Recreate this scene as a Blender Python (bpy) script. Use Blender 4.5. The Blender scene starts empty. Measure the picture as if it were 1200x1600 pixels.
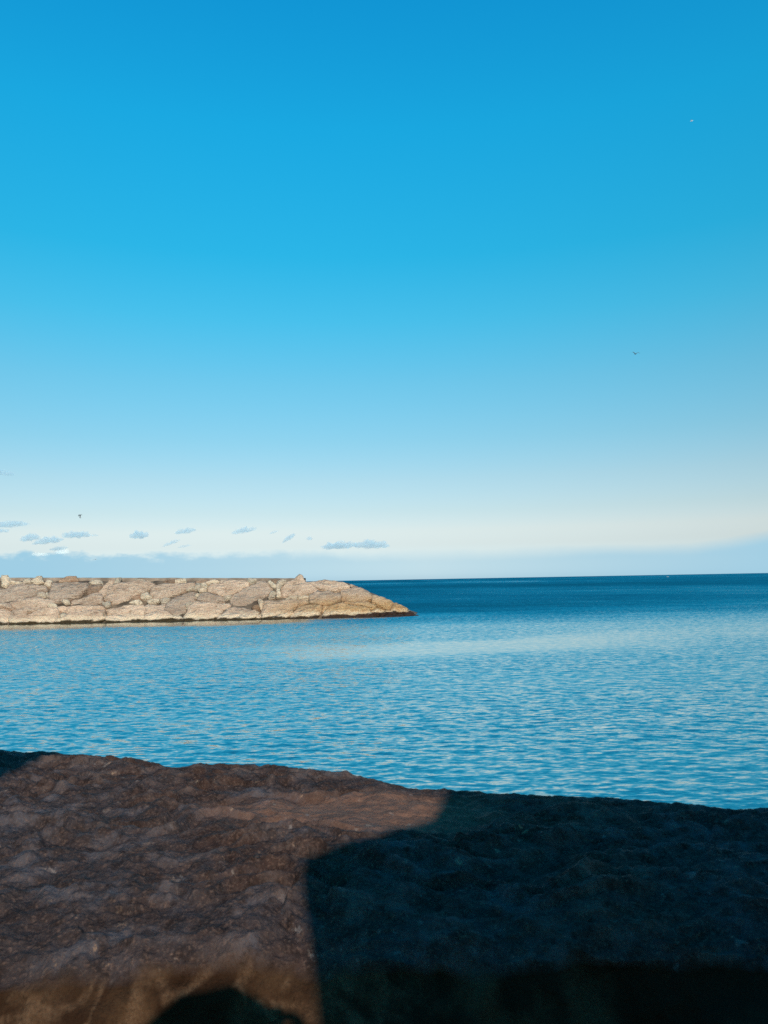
import bpy, bmesh, math, random
import numpy as np
from mathutils import Vector, Matrix, geometry

sc = bpy.context.scene
COL = sc.collection
R = math.radians
random.seed(4)

# ------------------------------------------------------------------ camera
EYE = 3.3                      # metres above the water
FPX = 1202.0                   # focal length in photo pixels (photo 1200 x 1600)
PITCH, ROLL = 5.04, -1.04
cd = bpy.data.cameras.new('camera')
cam = bpy.data.objects.new('camera', cd)
COL.objects.link(cam)
sc.camera = cam
cd.sensor_fit = 'HORIZONTAL'
cd.sensor_width = 36.0
cd.lens = 36.0 * FPX / 1200.0
cd.clip_start = 0.02
cd.clip_end = 80000.0
CAMROT = (Matrix.Rotation(R(90 + PITCH), 4, 'X') @ Matrix.Rotation(R(ROLL), 4, 'Z'))
cam.matrix_world = Matrix.Translation((0, 0, EYE)) @ CAMROT
cd.dof.use_dof = True
cd.dof.focus_distance = 45.0
cd.dof.aperture_fstop = 13.0

# ------------------------------------------------------------------ sun
SUN_EL, SUN_AZ = 28.0, 168.0           # azimuth clockwise from +Y: behind the camera, a little to the right
sd = bpy.data.lights.new('sun', 'SUN')
sd.energy = 5.0
sd.angle = R(0.53)
sd.color = (1.0, 0.86, 0.70)
sun = bpy.data.objects.new('sun', sd)
COL.objects.link(sun)
TO_SUN = Vector((math.sin(R(SUN_AZ)) * math.cos(R(SUN_EL)), math.cos(R(SUN_AZ)) * math.cos(R(SUN_EL)), math.sin(R(SUN_EL))))
sun.rotation_euler = TO_SUN.to_track_quat('Z', 'Y').to_euler()
sun.location = TO_SUN * 50

# ------------------------------------------------------------------ world: Nishita sky graded by elevation
def lin(c):
    return [(v / 255 / 12.92 if v / 255 < .04045 else ((v / 255 + .055) / 1.055) ** 2.4) for v in c]

w = bpy.data.worlds.new('World')
sc.world = w
w.use_nodes = True
wn, wl = w.node_tree.nodes, w.node_tree.links
bg = wn['Background']
sky = wn.new('ShaderNodeTexSky')
sky.sky_type = 'NISHITA'
sky.sun_disc = False
sky.sun_elevation = R(SUN_EL)
sky.sun_rotation = R(SUN_AZ)
bg.inputs[1].default_value = 0.15

def wmath(op, a, b=None, c=None, clamp=False):
    n = wn.new('ShaderNodeMath'); n.operation = op; n.use_clamp = clamp
    for i, v in enumerate((a, b, c)):
        if v is None: continue
        if isinstance(v, (int, float)): n.inputs[i].default_value = v
        else: wl.new(v, n.inputs[i])
    return n.outputs[0]

tc = wn.new('ShaderNodeTexCoord')
sep = wn.new('ShaderNodeSeparateXYZ')
wl.new(tc.outputs['Generated'], sep.inputs[0])
el = wmath('MULTIPLY', wmath('ARCSINE', sep.outputs[2]), 180 / math.pi)      # degrees
az = wmath('MULTIPLY', wmath('ARCTAN2', sep.outputs[0], sep.outputs[1]), 180 / math.pi)
# elevation, wanted colour (sRGB), what the Nishita sky gives there at strength 0.05
TAB = [(0.4, (206, 227, 230), (.2170, .2170, .1600)), (1.4, (210, 229, 231), (.3005, .3005, .2195)),
       (2.6, (219, 232, 231), (.3325, .3613, .2918)), (3.6, (220, 233, 232), (.3150, .3650, .3250)),
       (5.0, (202, 230, 234), (.2874, .3663, .3613)), (7.4, (176, 221, 236), (.2307, .3231, .3712)),
       (10.3, (144, 211, 237), (.1845, .2705, .3515)), (14.4, (113, 202, 237), (.1413, .2159, .3095)),
       (19.0, (72, 191, 234), (.1046, .1651, .2542)), (23.4, (44, 181, 231), (.0865, .1356, .2195)),
       (31.5, (26, 167, 224), (.0595, .0976, .1651)), (38.6, (17, 148, 211), (.0467, .0762, .1329)),
       (58.0, (9, 112, 178), (.0330, .0550, .1000))]
ramp = wn.new('ShaderNodeValToRGB')
cr = ramp.color_ramp
cr.interpolation = 'LINEAR'
TS = 4.0
for i, (e, c, nz) in enumerate(TAB):
    t = [a / (3 * b) / TS for a, b in zip(lin(c), nz)]
    p = (e + 1) / 60.0
    if i < 2: st = cr.elements[i]; st.position = p
    else: st = cr.elements.new(p)
    st.color = (*t, 1)
wl.new(wmath('DIVIDE', wmath('ADD', el, 1.0), 60.0), ramp.inputs[0])
mul = wn.new('ShaderNodeVectorMath'); mul.operation = 'MULTIPLY'
wl.new(sky.outputs[0], mul.inputs[0]); wl.new(ramp.outputs[0], mul.inputs[1])
scl = wn.new('ShaderNodeVectorMath'); scl.operation = 'SCALE'; scl.inputs[3].default_value = TS
wl.new(mul.outputs[0], scl.inputs[0])
# a low bank of distant haze and cloud along the horizon, its top broken by noise
cmb = wn.new('ShaderNodeCombineXYZ')
wl.new(az, cmb.inputs[0]); wl.new(wmath('MULTIPLY', el, 2.0), cmb.inputs[1])
nz1 = wn.new('ShaderNodeTexNoise'); nz1.inputs['Scale'].default_value = 0.55; nz1.inputs['Detail'].default_value = 6; nz1.inputs['Roughness'].default_value = .6
wl.new(cmb.outputs[0], nz1.inputs[0])
nz2 = wn.new('ShaderNodeTexNoise'); nz2.inputs['Scale'].default_value = 0.10; nz2.inputs['Detail'].default_value = 2
wl.new(cmb.outputs[0], nz2.inputs[0])
lumps = wmath('MULTIPLY', wmath('SUBTRACT', nz1.outputs[0], .5), 2.2)
leftw = wmath('MULTIPLY_ADD', az, -0.045, 0.15, clamp=True)                  # lumpier towards the left
edge = wmath('ADD', wmath('MULTIPLY_ADD', nz2.outputs[0], 1.0, 1.75), wmath('MULTIPLY', lumps, wmath('MULTIPLY_ADD', leftw, .9, .12)))
edge = wmath('ADD', edge, wmath('MULTIPLY', wmath('MAXIMUM', wmath('SUBTRACT', az, 21.5), 0.0), .13))
bankf = wmath('MULTIPLY', wmath('SMOOTH_MIN', wmath('MULTIPLY', wmath('SUBTRACT', edge, el), wmath('MULTIPLY_ADD', leftw, .9, 1.1)), 1.0, 0.3), wmath('MULTIPLY_ADD', wmath('ABSOLUTE', wmath('SUBTRACT', az, 3.0)), .021, .42), clamp=True)
mix = wn.new('ShaderNodeMix'); mix.data_type = 'RGBA'
wl.new(bankf, mix.inputs['Factor']); wl.new(scl.outputs[0], mix.inputs['A'])
mix.inputs['B'].default_value = (*[v / .15 for v in lin((160, 206, 228))], 1)
wl.new(mix.outputs['Result'], bg.inputs[0])

sc.view_settings.view_transform = 'Standard'
sc.view_settings.look = 'None'
sc.view_settings.exposure = 0.0
sc.view_settings.gamma = 1.0
sc.cycles.use_denoising = False         # keeps the fine grain of stone and water
sc.cycles.max_bounces = 6
sc.cycles.volume_bounces = 2
sc.cycles.sample_clamp_indirect = 4.0

# ------------------------------------------------------------------ helpers
def tag(o, label=None, cat=None, group=None, kind=None):
    if label: o['label'] = label
    if cat: o['category'] = cat
    if group: o['group'] = group
    if kind: o['kind'] = kind
    return o

def mesh_obj(name, verts, faces, mat=None, parent=None, smooth=True, loc=None):
    me = bpy.data.meshes.new(name)
    me.from_pydata([tuple(v) for v in verts], [], [tuple(f) for f in faces])
    me.validate()
    if smooth: me.shade_smooth()
    if mat: me.materials.append(mat)
    o = bpy.data.objects.new(name, me)
    COL.objects.link(o)
    if parent: o.parent = parent
    if loc: o.location = loc
    return o

def grid_mesh(name, P, mat, attrs=None):
    """P: (n, m, 3) array -> quad mesh, fast."""
    n, m = P.shape[:2]
    idx = np.arange(n * m, dtype=np.int32).reshape(n, m)
    q = np.stack([idx[:-1, :-1], idx[:-1, 1:], idx[1:, 1:], idx[1:, :-1]], -1).reshape(-1, 4)
    me = bpy.data.meshes.new(name)
    me.vertices.add(n * m)
    me.vertices.foreach_set('co', P.astype(np.float32).ravel())
    me.loops.add(q.size)
    me.loops.foreach_set('vertex_index', q.ravel())
    me.polygons.add(len(q))
    me.polygons.foreach_set('loop_start', np.arange(0, q.size, 4, dtype=np.int32))
    me.polygons.foreach_set('loop_total', np.full(len(q), 4, np.int32))
    me.update(calc_edges=True)
    me.shade_smooth()
    for k, v in (attrs or {}).items():
        a = me.attributes.new(k, 'FLOAT', 'POINT')
        a.data.foreach_set('value', v.astype(np.float32).ravel())
    me.materials.append(mat)
    o = bpy.data.objects.new(name, me)
    COL.objects.link(o)
    return o

# vectorised gradient noise
_rng = np.random.default_rng(11)
_perm = _rng.permutation(256)
_perm = np.concatenate([_perm, _perm, _perm])
_g = _rng.normal(size=(256, 3)); _g /= np.linalg.norm(_g, axis=1)[:, None]
def pnoise(x, y, z):
    x, y, z = np.broadcast_arrays(x, y, z)
    xi, yi, zi = np.floor(x).astype(int), np.floor(y).astype(int), np.floor(z).astype(int)
    xf, yf, zf = x - xi, y - yi, z - zi
    xi &= 255; yi &= 255; zi &= 255
    f = lambda t: t * t * t * (t * (t * 6 - 15) + 10)
    u, v, s = f(xf), f(yf), f(zf)
    def gr(a, b, c):
        h = _perm[_perm[_perm[xi + a] + yi + b] + zi + c]
        g = _g[h]
        return g[..., 0] * (xf - a) + g[..., 1] * (yf - b) + g[..., 2] * (zf - c)
    l = lambda a, b, t: a + t * (b - a)
    return l(l(l(gr(0,0,0), gr(1,0,0), u), l(gr(0,1,0), gr(1,1,0), u), v),
             l(l(gr(0,0,1), gr(1,0,1), u), l(gr(0,1,1), gr(1,1,1), u), v), s) * 1.5
def fbm(x, y, z, octv=4, gain=.5, ridged=False):
    out, a, f = 0, 1.0, 1.0
    for i in range(octv):
        n = pnoise(x * f + 17.3 * i, y * f - 9.1 * i, z * f + 4.7 * i)
        if ridged: n = 1 - 2 * np.abs(n)
        out = out + a * n; a *= gain; f *= 2.03
    return out

ROT3 = CAMROT.to_3x3()
def ray(px, py):
    return (ROT3 @ Vector(((px - 600) / FPX, (800 - py) / FPX, -1))).normalized()
CAM = Vector((0, 0, EYE))
def on_z(px, py, z):
    d = ray(px, py); return CAM + d * ((z - EYE) / d.z)
def at_y(px, py, y):
    d = ray(px, py); return CAM + d * (y / d.y)

# ------------------------------------------------------------------ materials
def new_mat(name):
    m = bpy.data.materials.new(name); m.use_nodes = True
    return m, m.node_tree.nodes, m.node_tree.links, m.node_tree.nodes['Principled BSDF']

class NB:
    """small node builder"""
    def __init__(s, m): s.n, s.l = m.node_tree.nodes, m.node_tree.links
    def put(s, inp, v):
        if hasattr(v, 'is_output'): s.l.new(v, inp)
        elif isinstance(v, (tuple, list)): inp.default_value = tuple(v) + ((1,) if len(v) == 3 and inp.type == 'RGBA' else ())
        else: inp.default_value = v
    def math(s, op, a, b=None, c=None, clamp=False):
        n = s.n.new('ShaderNodeMath'); n.operation = op; n.use_clamp = clamp
        for i, v in enumerate((a, b, c)):
            if v is not None: s.put(n.inputs[i], v)
        return n.outputs[0]
    def noise(s, vec, scale, detail=4, rough=.5, col=False, dist=0):
        n = s.n.new('ShaderNodeTexNoise')
        s.l.new(vec, n.inputs['Vector']); n.inputs['Scale'].default_value = scale
        n.inputs['Detail'].default_value = detail; n.inputs['Roughness'].default_value = rough
        n.inputs['Distortion'].default_value = dist
        return n.outputs[1 if col else 0]
    def mapr(s, v, a, b, c=0., d=1.):
        n = s.n.new('ShaderNodeMapRange'); n.interpolation_type = 'SMOOTHSTEP'
        s.put(n.inputs[0], v)
        for i, x in enumerate((a, b, c, d)): s.put(n.inputs[i + 1], x)
        return n.outputs[0]
    def mix(s, f, a, b, mode='MIX'):
        n = s.n.new('ShaderNodeMix'); n.data_type = 'RGBA'; n.blend_type = mode
        s.put(n.inputs['Factor'], f); s.put(n.inputs['A'], a); s.put(n.inputs['B'], b)
        return n.outputs['Result']
    def scale_vec(s, vec, sc3, rot=(0, 0, 0)):
        n = s.n.new('ShaderNodeMapping'); s.l.new(vec, n.inputs[0])
        n.inputs['Scale'].default_value = sc3; n.inputs['Rotation'].default_value = rot
        return n.outputs[0]
    def bump(s, h, strength, dist, normal=None):
        n = s.n.new('ShaderNodeBump'); n.inputs['Strength'].default_value = strength
        n.inputs['Distance'].default_value = dist; s.l.new(h, n.inputs['Height'])
        if normal: s.l.new(normal, n.inputs['Normal'])
        return n.outputs[0]

def breakwater_stone_mat(name, ca, cb, cc):
    m, n, l, p = new_mat(name); b = NB(m)
    geo = n.new('ShaderNodeNewGeometry'); P = geo.outputs['Position']
    oi = n.new('ShaderNodeObjectInfo'); rnd = oi.outputs['Random']
    sx = n.new('ShaderNodeSeparateXYZ'); l.new(P, sx.inputs[0]); X, Z = sx.outputs[0], sx.outputs[2]
    stri = b.noise(b.scale_vec(P, (1.0, .5, 3.2), (0, R(32), 0)), 1.3, 6, .62)
    big = b.noise(P, .45, 3, .5)
    fine = b.noise(P, 4, 6, .7)
    pock = b.noise(b.scale_vec(P, (1, 1, 1.6)), 1.6, 5, .65)
    c = b.mix(b.mapr(big, .35, .65), ca, cb)
    c = b.mix(b.mapr(stri, .42, .68, 0, .55), c, cc)
    c = b.mix(b.mapr(fine, .3, .7, 0, .5), c, b.mix(1.0, c, (.55, .50, .47), 'MULTIPLY'))
    c = b.mix(b.mapr(pock, .56, .72, 0, .75), c, b.mix(1.0, c, (.42, .34, .28), 'MULTIPLY'))
    c = b.mix(1.0, c, b.mix(rnd, (.72, .73, .74), (1.22, 1.18, 1.12)), 'MULTIPLY')
    # orange-brown stone towards the wave-washed head, pale washed band and dark weed line at the tide mark
    edge = b.math('MULTIPLY_ADD', b.noise(P, .9, 4, .6), .9, -.45)
    zz = b.math('ADD', Z, edge)
    head = b.math('MULTIPLY', b.mapr(X, -15., -3.), b.mapr(zz, 2.5, .8))
    c = b.mix(b.math('MULTIPLY', head, .92), c, b.mix(b.mapr(fine, .35, .65), (.34, .16, .055), (.50, .31, .15)))
    wash = b.math('MULTIPLY', b.mapr(zz, .75, .35), b.mapr(fine, .35, .6, .3, .8))
    c = b.mix(wash, c, (.78, .58, .40))
    weedtop = b.math('ADD', .22, b.math('MULTIPLY', b.mapr(X, -8., 2.), .22))
    weed = b.mapr(b.math('SUBTRACT', b.math('ADD', Z, b.math('MULTIPLY', edge, .75)), weedtop), .06, -.08)
    c = b.mix(weed, c, b.mix(b.mapr(X, -12., -2.), (.050, .030, .011), (.040, .018, .010)))
    b.put(p.inputs['Base Color'], c)
    b.put(p.inputs['Roughness'], b.math('MULTIPLY_ADD', weed, -.35, .9))
    p.inputs['Specular IOR Level'].default_value = .25
    b.put(p.inputs['Normal'], b.bump(b.math('ADD', b.math('SUBTRACT', stri, b.math('MULTIPLY', pock, .5)), b.math('MULTIPLY', fine, .4)), 1.0, .60))
    return m
M_SLAB = breakwater_stone_mat('weathered slab stone', (.48, .325, .235), (.61, .430, .320), (.72, .535, .410))
M_PALE = breakwater_stone_mat('pale rubble stone', (.62, .475, .355), (.70, .55, .415), (.54, .41, .30))
M_BROWN = breakwater_stone_mat('brown stone', (.28, .17, .115), (.37, .235, .16), (.46, .31, .22))

def plain_mat(name, col, rough=.7, spec=.4, var=.0, scale=5):
    m, n, l, p = new_mat(name); b = NB(m)
    c = col
    if var:
        t = n.new('ShaderNodeTexCoord')
        f = b.noise(t.outputs['Object'], scale, 4)
        c = b.mix(b.mapr(f, .3, .7), tuple(v * (1 - var) for v in col), tuple(v * (1 + var) for v in col))
    b.put(p.inputs['Base Color'], c)
    p.inputs['Roughness'].default_value = rough; p.inputs['Specular IOR Level'].default_value = spec
    return m
M_CORE = plain_mat('packed rubble core', (.10, .07, .05), .95, .2, .5, 1.2)
M_CROWN = plain_mat('weathered brown concrete', (.20, .145, .11), .9, .2, .35, .8)

# ---- water
def sea_mat():
    m, n, l, p = new_mat('sea water'); b = NB(m)
    geo = n.new('ShaderNodeNewGeometry'); P = geo.outputs['Position']
    at = n.new('ShaderNodeAttribute'); at.attribute_name = 'chop'; chop = at.outputs['Fac']
    at2 = n.new('ShaderNodeAttribute'); at2.attribute_name = 'fine'; finea = at2.outputs['Fac']
    # slopes of the small ripples, straight from vector noise
    def slopes(scale, k, det=2):
        c = b.noise(b.scale_vec(P, (.36, 1.0, 1.0), (0, 0, R(6))), scale, det, .55, col=True)
        v = n.new('ShaderNodeVectorMath'); v.operation = 'SUBTRACT'; l.new(c, v.inputs[0]); v.inputs[1].default_value = (.5, .5, .5)
        v2 = n.new('ShaderNodeVectorMath'); v2.operation = 'MULTIPLY'; l.new(v.outputs[0], v2.inputs[0]); v2.inputs[1].default_value = (k * .8, k, 0)
        return v2.outputs[0]
    a1, a2 = slopes(9.5, .95, 3), slopes(26.0, .32)
    a3 = slopes(.42, .30, 4)
    s1 = n.new('ShaderNodeVectorMath'); s1.operation = 'SCALE'; l.new(a1, s1.inputs[0]); l.new(finea, s1.inputs[3])
    s2 = n.new('ShaderNodeVectorMath'); s2.operation = 'SCALE'; l.new(a2, s2.inputs[0]); l.new(chop, s2.inputs[3])
    ao = n.new('ShaderNodeAttribute'); ao.attribute_name = 'outer'
    s3 = n.new('ShaderNodeVectorMath'); s3.operation = 'SCALE'; l.new(a3, s3.inputs[0]); l.new(ao.outputs['Fac'], s3.inputs[3])
    ad0 = n.new('ShaderNodeVectorMath'); l.new(s1.outputs[0], ad0.inputs[0]); l.new(s3.outputs[0], ad0.inputs[1])
    ad = n.new('ShaderNodeVectorMath'); l.new(ad0.outputs[0], ad.inputs[0]); l.new(s2.outputs[0], ad.inputs[1])
    lean = n.new('ShaderNodeAttribute'); lean.attribute_name = 'lean'
    cl = n.new('ShaderNodeCombineXYZ'); b.put(cl.inputs[1], b.math('MULTIPLY', lean.outputs['Fac'], -1.0))
    ad1 = n.new('ShaderNodeVectorMath'); l.new(geo.outputs['Normal'], ad1.inputs[0]); l.new(cl.outputs[0], ad1.inputs[1])
    ad2 = n.new('ShaderNodeVectorMath'); l.new(ad1.outputs[0], ad2.inputs[0]); l.new(ad.outputs[0], ad2.inputs[1])
    nm = n.new('ShaderNodeVectorMath'); nm.operation = 'NORMALIZE'; l.new(ad2.outputs[0], nm.inputs[0])
    depth = b.noise(b.scale_vec(P, (.012, .03, 1)), 1.0, 3)
    c = b.mix(b.mapr(depth, .35, .65), (.0020, .038, .048), (.0024, .046, .056))
    sy = n.new('ShaderNodeSeparateXYZ'); l.new(P, sy.inputs[0])
    inner = b.mapr(b.math('ADD', sy.outputs[1], b.math('MULTIPLY', depth, 30)), 88., 40.)          # shallower, lighter water inside the harbour
    c = b.mix(inner, c, (.009, .076, .104))
    n.remove(p)
    di = n.new('ShaderNodeBsdfDiffuse'); b.put(di.inputs['Color'], c)
    gl = n.new('ShaderNodeBsdfGlossy'); gl.inputs['Roughness'].default_value = .04; gl.inputs['Color'].default_value = (.87, .92, .91, 1)
    lw = n.new('ShaderNodeLayerWeight'); lw.inputs['Blend'].default_value = .5
    for t_ in (di, gl, lw): l.new(nm.outputs[0], t_.inputs['Normal'])
    fac = b.math('MULTIPLY_ADD', b.math('POWER', lw.outputs['Facing'], 2.3), .78, .21, clamp=True)
    mx = n.new('ShaderNodeMixShader'); l.new(fac, mx.inputs[0]); l.new(di.outputs[0], mx.inputs[1]); l.new(gl.outputs[0], mx.inputs[2])
    l.new(mx.outputs[0], n['Material Output'].inputs['Surface'])
    return m
M_SEA = sea_mat()

# ---- foreground rock
def near_rock_mat():
    m, n, l, p = new_mat('dark shore rock'); b = NB(m)
    t = n.new('ShaderNodeTexCoord'); P = t.outputs['Object']
    at = n.new('ShaderNodeAttribute'); at.attribute_name = 'near'; near = at.outputs['Fac']
    big = b.noise(P, 1.9, 4, .55)
    mid = b.noise(P, 7, 5, .6)
    fine = b.noise(P, 38, 5, .65)
    grain = b.noise(P, 150, 4, .7)
    aw = n.new('ShaderNodeAttribute'); aw.attribute_name = 'ridge_light'; ridge_light = aw.outputs['Fac']
    ap = n.new('ShaderNodeAttribute'); ap.attribute_name = 'patch'; patch = ap.outputs['Fac']
    med2 = b.noise(P, 17, 5, .62)
    c = b.mix(b.mapr(big, .38, .62), (.046, .026, .021), (.040, .030, .030))
    c = b.mix(b.mapr(mid, .45, .66, 0, .7), c, (.056, .046, .050))
    c = b.mix(b.mapr(fine, .42, .66, 0, .7), c, (.014, .009, .008))
    c = b.mix(b.math('MULTIPLY', b.mapr(ridge_light, .45, .9), b.mapr(med2, .42, .62, 0., .55)), c, b.mix(b.mapr(big, .45, .55), (.125, .092, .084), (.108, .100, .114)))  # highlights along the ridge tops, painted into the rock colour
    c = b.mix(b.math('MULTIPLY', b.mapr(patch, .2, .8, 0, .9), b.mapr(med2, .3, .55, .6, 1.)), c, (.175, .092, .064))
    c = b.mix(b.mapr(grain, .48, .72, 0, .6), c, (.16, .10, .078))
    # scattered pale crusts
    chip = b.math('MULTIPLY', b.mapr(b.noise(P, 34, 4, .6), .63, .69), b.mapr(b.noise(P, 5, 2), .42, .58))
    c = b.mix(b.math('MULTIPLY', chip, .7), c, b.mix(b.mapr(mid, .4, .6), (.30, .18, .11), (.17, .15, .15)))
    # the near face: rusty brown with pale crusts in looping veins
    w1 = b.noise(P, 7.5, 3, .5, dist=.8)
    sxr = n.new('ShaderNodeSeparateXYZ'); l.new(P, sxr.inputs[0])
    vein = b.math('MULTIPLY', b.mapr(b.math('ABSOLUTE', b.math('SUBTRACT', w1, .5)), .07, .0), b.mapr(sxr.outputs[0], .15, -.1))
    blot = b.mapr(b.noise(P, 9, 3), .45, .7)
    nc = b.mix(blot, (.026, .012, .006), (.070, .038, .020))
    nc = b.mix(b.math('MULTIPLY', b.math('MULTIPLY', vein, b.mapr(fine, .35, .6, .3, 1.)), .6), nc, (.15, .088, .052))
    nc = b.mix(b.mapr(grain, .4, .7, 0, .5), nc, (.018, .010, .006))
    c = b.mix(near, c, nc)
    b.put(p.inputs['Base Color'], c)
    b.put(p.inputs['Roughness'], b.mapr(mid, .3, .7, .55, .85))
    p.inputs['Specular IOR Level'].default_value = .06
    b.put(p.inputs['Normal'], b.bump(b.math('ADD', fine, b.math('MULTIPLY', grain, .45)), 1.0, .013))
    return m
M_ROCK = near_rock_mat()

# ------------------------------------------------------------------ the sea
def build_sea():
    th = np.concatenate([np.linspace(-85, -37, 26)[:-1], np.linspace(-37, 37, 690), np.linspace(37, 85, 26)[1:]]) * math.pi / 180
    r = [2.0]
    while r[-1] < 40000:
        q = r[-1]
        k = 1.05 if q < 8 else 1.0036 if q < 75 else 1.009 if q < 260 else 1.06
        r.append(q * k)
    r = np.array(r)
    T, Rr = np.meshgrid(th, r)
    X, Y = Rr * np.sin(T), Rr * np.cos(T)
    # where the wind reaches the water: slicks and the lee of the breakwater stay calmer
    n1 = fbm(X * .035, Y * .09, 0 * X, 3)
    n3 = fbm(X * .006, Y * .05 * (60 / np.maximum(Y, 60)) ** .75, 0 * X + 9, 4, .6)
    n2 = fbm(X * .12, Y * .30, 0 * X + 5, 3)
    ss = lambda v, a, b: (lambda t: t * t * (3 - 2 * t))(np.clip((v - a) / (b - a), 0, 1))
    mid = 36 + np.clip(X, 0, 40) * .42 + 1.6 * n1
    half = 5.2 + 1.6 * n2
    slick = np.exp(-np.clip(np.abs(Y - mid) / half, 0, 3) ** 4) * ss(X, -9 + 3 * n2, -2) * (1 - .55 * ss(X, 8, 20))
    lee = ss(Y, 55 + 4 * n2, 64) * (1 - ss(Y, 72, 80)) * ss(-X + 4 * n1, 3, 13)
    chop = np.clip(1.0 + .38 * n1 + .25 * n2, .5, 1.6)
    chop = chop * (1 - .75 * slick) * (1 - .80 * lee)
    outer = ss(Y, 52, 95) * (1 - lee)
    chop = chop * (1 + .35 * outer)
    chop *= 1 + .25 * ss(14 - Rr, 0, 6)
    Zs = np.zeros_like(X)
    rng = np.random.default_rng(5)
    N = 64
    dr = np.gradient(r)[:, None]
    for i in range(N):
        lam = .17 * (1.2 / .17) ** ((i + rng.random()) / N)
        a = math.radians(84 + rng.normal() * (34 if lam < .5 else 20))
        k = 2 * math.pi / lam
        slope = .0105 * (1.0 if lam < .5 else (.5 / lam) ** 1.2)
        fil = np.clip((lam / dr - 3.0) / 3.0, 0, 1)
        ph = rng.random() * 6.283
        wob = .55 * n2
        Zs += (slope / k) * fil * np.cos(k * (X * math.cos(a) + Y * math.sin(a)) + ph + wob)
    Zs *= chop
    fine = chop * (.8 + .2 * ss(Rr, 20, 70))
    P = np.stack([X, Y, Zs], -1)
    o = grid_mesh('sea', P, M_SEA, {'chop': chop, 'fine': fine, 'outer': (.25 + .75 * outer) * (1 - lee) * (1 - .7 * slick), 'lean': ((.04 + .035 * ss(Y, 14, 34) + .02 * ss(-X, 0, 8) + .40 * ss(Y + 9 * n1, 44, 98) * (1 + .55 * n3)) * (1 - .9 * lee) * (1 - .8 * slick)).clip(0, 1)})
    tag(o, kind='structure')
build_sea()

# ------------------------------------------------------------------ the breakwater
YC, HW, XE, KS = 75.0, 2.0, -3.7, .80
def crest(x): return 3.60 + min(max(-6.0 - x, 0), 60) * .020
def mound(x, y):
    dx = max(0., x - XE) / 1.78
    dy = max(0., abs(y - YC) - HW)
    return crest(x) - KS * math.hypot(dx, dy)
def hit(px, py):
    d = ray(px, py)
    best, bp = 1e9, None
    t = 60.0
    while t < 82:
        p = CAM + d * (t / d.y)
        h = p.z - mound(p.x, p.y)
        if h <= 0: return p
        if h < best: best, bp = h, p
        t += .04
    return bp
def mnormal(p):
    e = .25
    gx = (mound(p.x + e, p.y) - mound(p.x - e, p.y)) / (2 * e)
    gy = (mound(p.x, p.y + e) - mound(p.x, p.y - e)) / (2 * e)
    return Vector((-gx, -gy, 1)).normalized()

bw = bpy.data.objects.new('breakwater', None)
COL.objects.link(bw)
bw.location = (-20, 75, 0)
tag(bw, 'long breakwater of tightly packed tan stone slabs ending in a low point across the water', 'breakwater')
bpy.context.view_layer.update()
BWI = Matrix.Translation(bw.location).inverted()

def poly_inside(pts, poly):
    x, y = pts[:, 0], pts[:, 1]
    c = np.zeros(len(pts), bool)
    j = len(poly) - 1
    for i in range(len(poly)):
        xi, yi = poly[i]; xj, yj = poly[j]
        if yi != yj:
            c ^= ((yi > y) != (yj > y)) & (x < (xj - xi) * (y - yi) / (yj - yi) + xi)
        j = i
    return c
def poly_dist(pts, poly):
    d = np.full(len(pts), 1e9)
    for i in range(len(poly)):
        a = poly[i - 1]; b = poly[i]
        ab = b - a
        t = np.clip(((pts - a) @ ab) / max(ab @ ab, 1e-9), 0, 1)
        d = np.minimum(d, np.linalg.norm(pts - (a + t[:, None] * ab), axis=1))
    return d

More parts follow.
